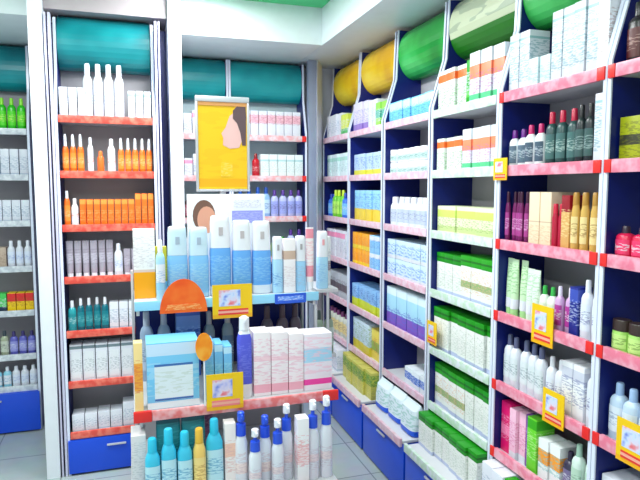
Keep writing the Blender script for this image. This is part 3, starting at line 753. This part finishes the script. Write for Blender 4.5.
goods('box', style(pack((60, 100, 190), [(.7, .9, (110, 150, 220))], (150, 190, 240))), .215, 2.5, zm, .1, .06, .29, 'blue carton at the back of the middle display shelf', 'goods on the middle display shelf')
for i, x in enumerate((.305, .385)):
    goods('bottle', style(C((150, 170, 180)), cap=C((190, 190, 190)), label=pack((110, 140, 170), (), W)), x, 2.5, zm, .05, .045, .27, f'grey bottle at the back, {ORD[i]} from left, middle display shelf', 'goods on the middle display shelf')
for i, x in enumerate((.56, .63, .69)):
    goods('bottle', style(C((110, 96, 110)), cap=C((90, 70, 80)), label=pack((150, 140, 150), (), (220, 90, 90))), x, 2.49, zm, .055, .05, .28, f'mauve grey bottle at the back, {ORD[i]} from left, middle display shelf', 'goods on the middle display shelf')
for i, x in enumerate((.045, .115)):
    goods('bottle', style(C((150, 170, 200)), cap=C((170, 180, 200)), label=pack((180, 196, 220), (), (90, 110, 150))), x, 2.48, zm, .055, .05, .29, f'grey blue bottle behind the wipes pack, {ORD[i]} from left', 'goods on the middle display shelf')

# lower shelf
zl = .449
cy = style(C((60, 196, 232)), cap=C((40, 190, 226)), label=pack((190, 232, 246), (), (30, 150, 200)), q=.4, neck=.6)
ye = style(C((246, 206, 110)), cap=C((230, 180, 60)), label=pack((250, 220, 140), (), (190, 140, 60)), q=.3, neck=.6)
low = 'goods on the low display shelf'
goods('box', style(pack((226, 222, 226), (), (190, 190, 196), (.1, .9))), .0, 2.12, zl, .05, .1, .232, 'pale carton at left end of the low display shelf', low)
for i, (x, h) in enumerate([(.045, .235), (.1, .262), (.155, .245), (.262, .27)]):
    goods('bottle', cy, x, 2.03 if i != 3 else 2.05, zl, .052 if i != 3 else .062, .045, h, f'cyan bottle, {ORD[i]} from left, low display shelf', low)
goods('bottle', ye, .206, 2.03, zl, .045, .042, .25, 'yellow bottle among the cyan ones, low display shelf', low)
dt = style(pack((8, 100, 116), [(.6, .9, (14, 122, 134))], (50, 150, 160), (.1, .9), fine=.5), name='refill_bag')
for i, x in enumerate((.105, .195)):
    goods('bag', dt, x, 2.13, zl, .086, .07, .272, f'dark teal bag behind the cyan bottles, {ORD[i]} from left', low)
goods('box', style(pack((176, 110, 150), [(.5, .8, (150, 90, 130))], (210, 160, 190))), .262, 2.35, zl, .06, .06, .26, 'mauve carton at the back of the low display shelf', low)
pw = style(pack(W, [(.3, .5, (244, 226, 226))], (214, 190, 200), (.3, .7)), cap=C((36, 80, 222)), head=C((44, 90, 228)), q=.3, neck=.75)
pw2 = style(pack(W, [(.35, .5, (238, 220, 226))], (206, 190, 206), (.2, .6)), cap=C((40, 84, 220)), head=CAPW, q=.3, neck=.75, hb=.66)
goods('box', style(pack((244, 236, 236), [(.5, .7, (246, 200, 180))], (230, 180, 180))), .318, 2.06, zl, .04, .05, .25, 'cream carton beside the cyan bottles, low display shelf', low)
spots = [(.358, 2.04, .29, pw), (.402, 2.0, .235, pw2), (.447, 2.04, .265, pw), (.486, 2.0, .262, pw2), (.535, 2.06, .29, pw2), (.583, 2.02, .25, None), (.630, 2.03, .305, pw2), (.684, 2.03, .315, pw2)]
j = 0
for x, y, h, st in spots:
    if st is None:
        goods('box', style(pack((246, 244, 248), [(.3, .6, (250, 226, 230))], (240, 150, 160))), x, y, zl, .044, .05, h, 'white carton between pump bottles, low display shelf', low); continue
    goods('pump', st, x, y, zl, .046, .042, h, f"white pump bottle with blue collar, {ORD[j]} from left, low display shelf", low); j += 1

# ------------------------------------------------------------------ light
w = bpy.data.worlds.new('world'); S.world = w; w.use_nodes = True
bg = w.node_tree.nodes['Background']; bg.inputs[0].default_value = (.93, .97, 1, 1); bg.inputs[1].default_value = .85
def area(x, y, z, sx, sy, e, rot=(0, 0, 0), col=(.96, .98, 1)):
    l = bpy.data.lights.new('ceiling_lamp', 'AREA'); l.shape = 'RECTANGLE'; l.size = sx; l.size_y = sy; l.energy = e; l.color = col
    o = bpy.data.objects.new('ceiling_lamp', l); COL.objects.link(o); o.location = (x, y, z); o.rotation_euler = rot
    return o
area(.35, 2.75, 2.66, .25, 1.2, 50)
area(.2, .9, 2.66, .25, 1.2, 24)
area(-.9, 2.2, 2.66, .25, 1.2, 38)
area(-.9, .4, 2.66, .25, 1.2, 30)

# ------------------------------------------------------------------ camera
cam = bpy.data.cameras.new('camera'); co = bpy.data.objects.new('camera', cam); COL.objects.link(co)
cam.sensor_width = 36; cam.lens = 580 / 640 * 36; cam.clip_start = .05
co.location = (0, 0, 1.55)
co.rotation_euler = (PI / 2 - math.atan(52 / 580), 0, -math.atan(189 / 582.4))
S.camera = co
S.view_settings.view_transform = 'Standard'
try: S.view_settings.look = 'None'
except Exception: pass
S.view_settings.exposure = -.15; S.view_settings.gamma = 1; S.view_settings.use_curve_mapping = False
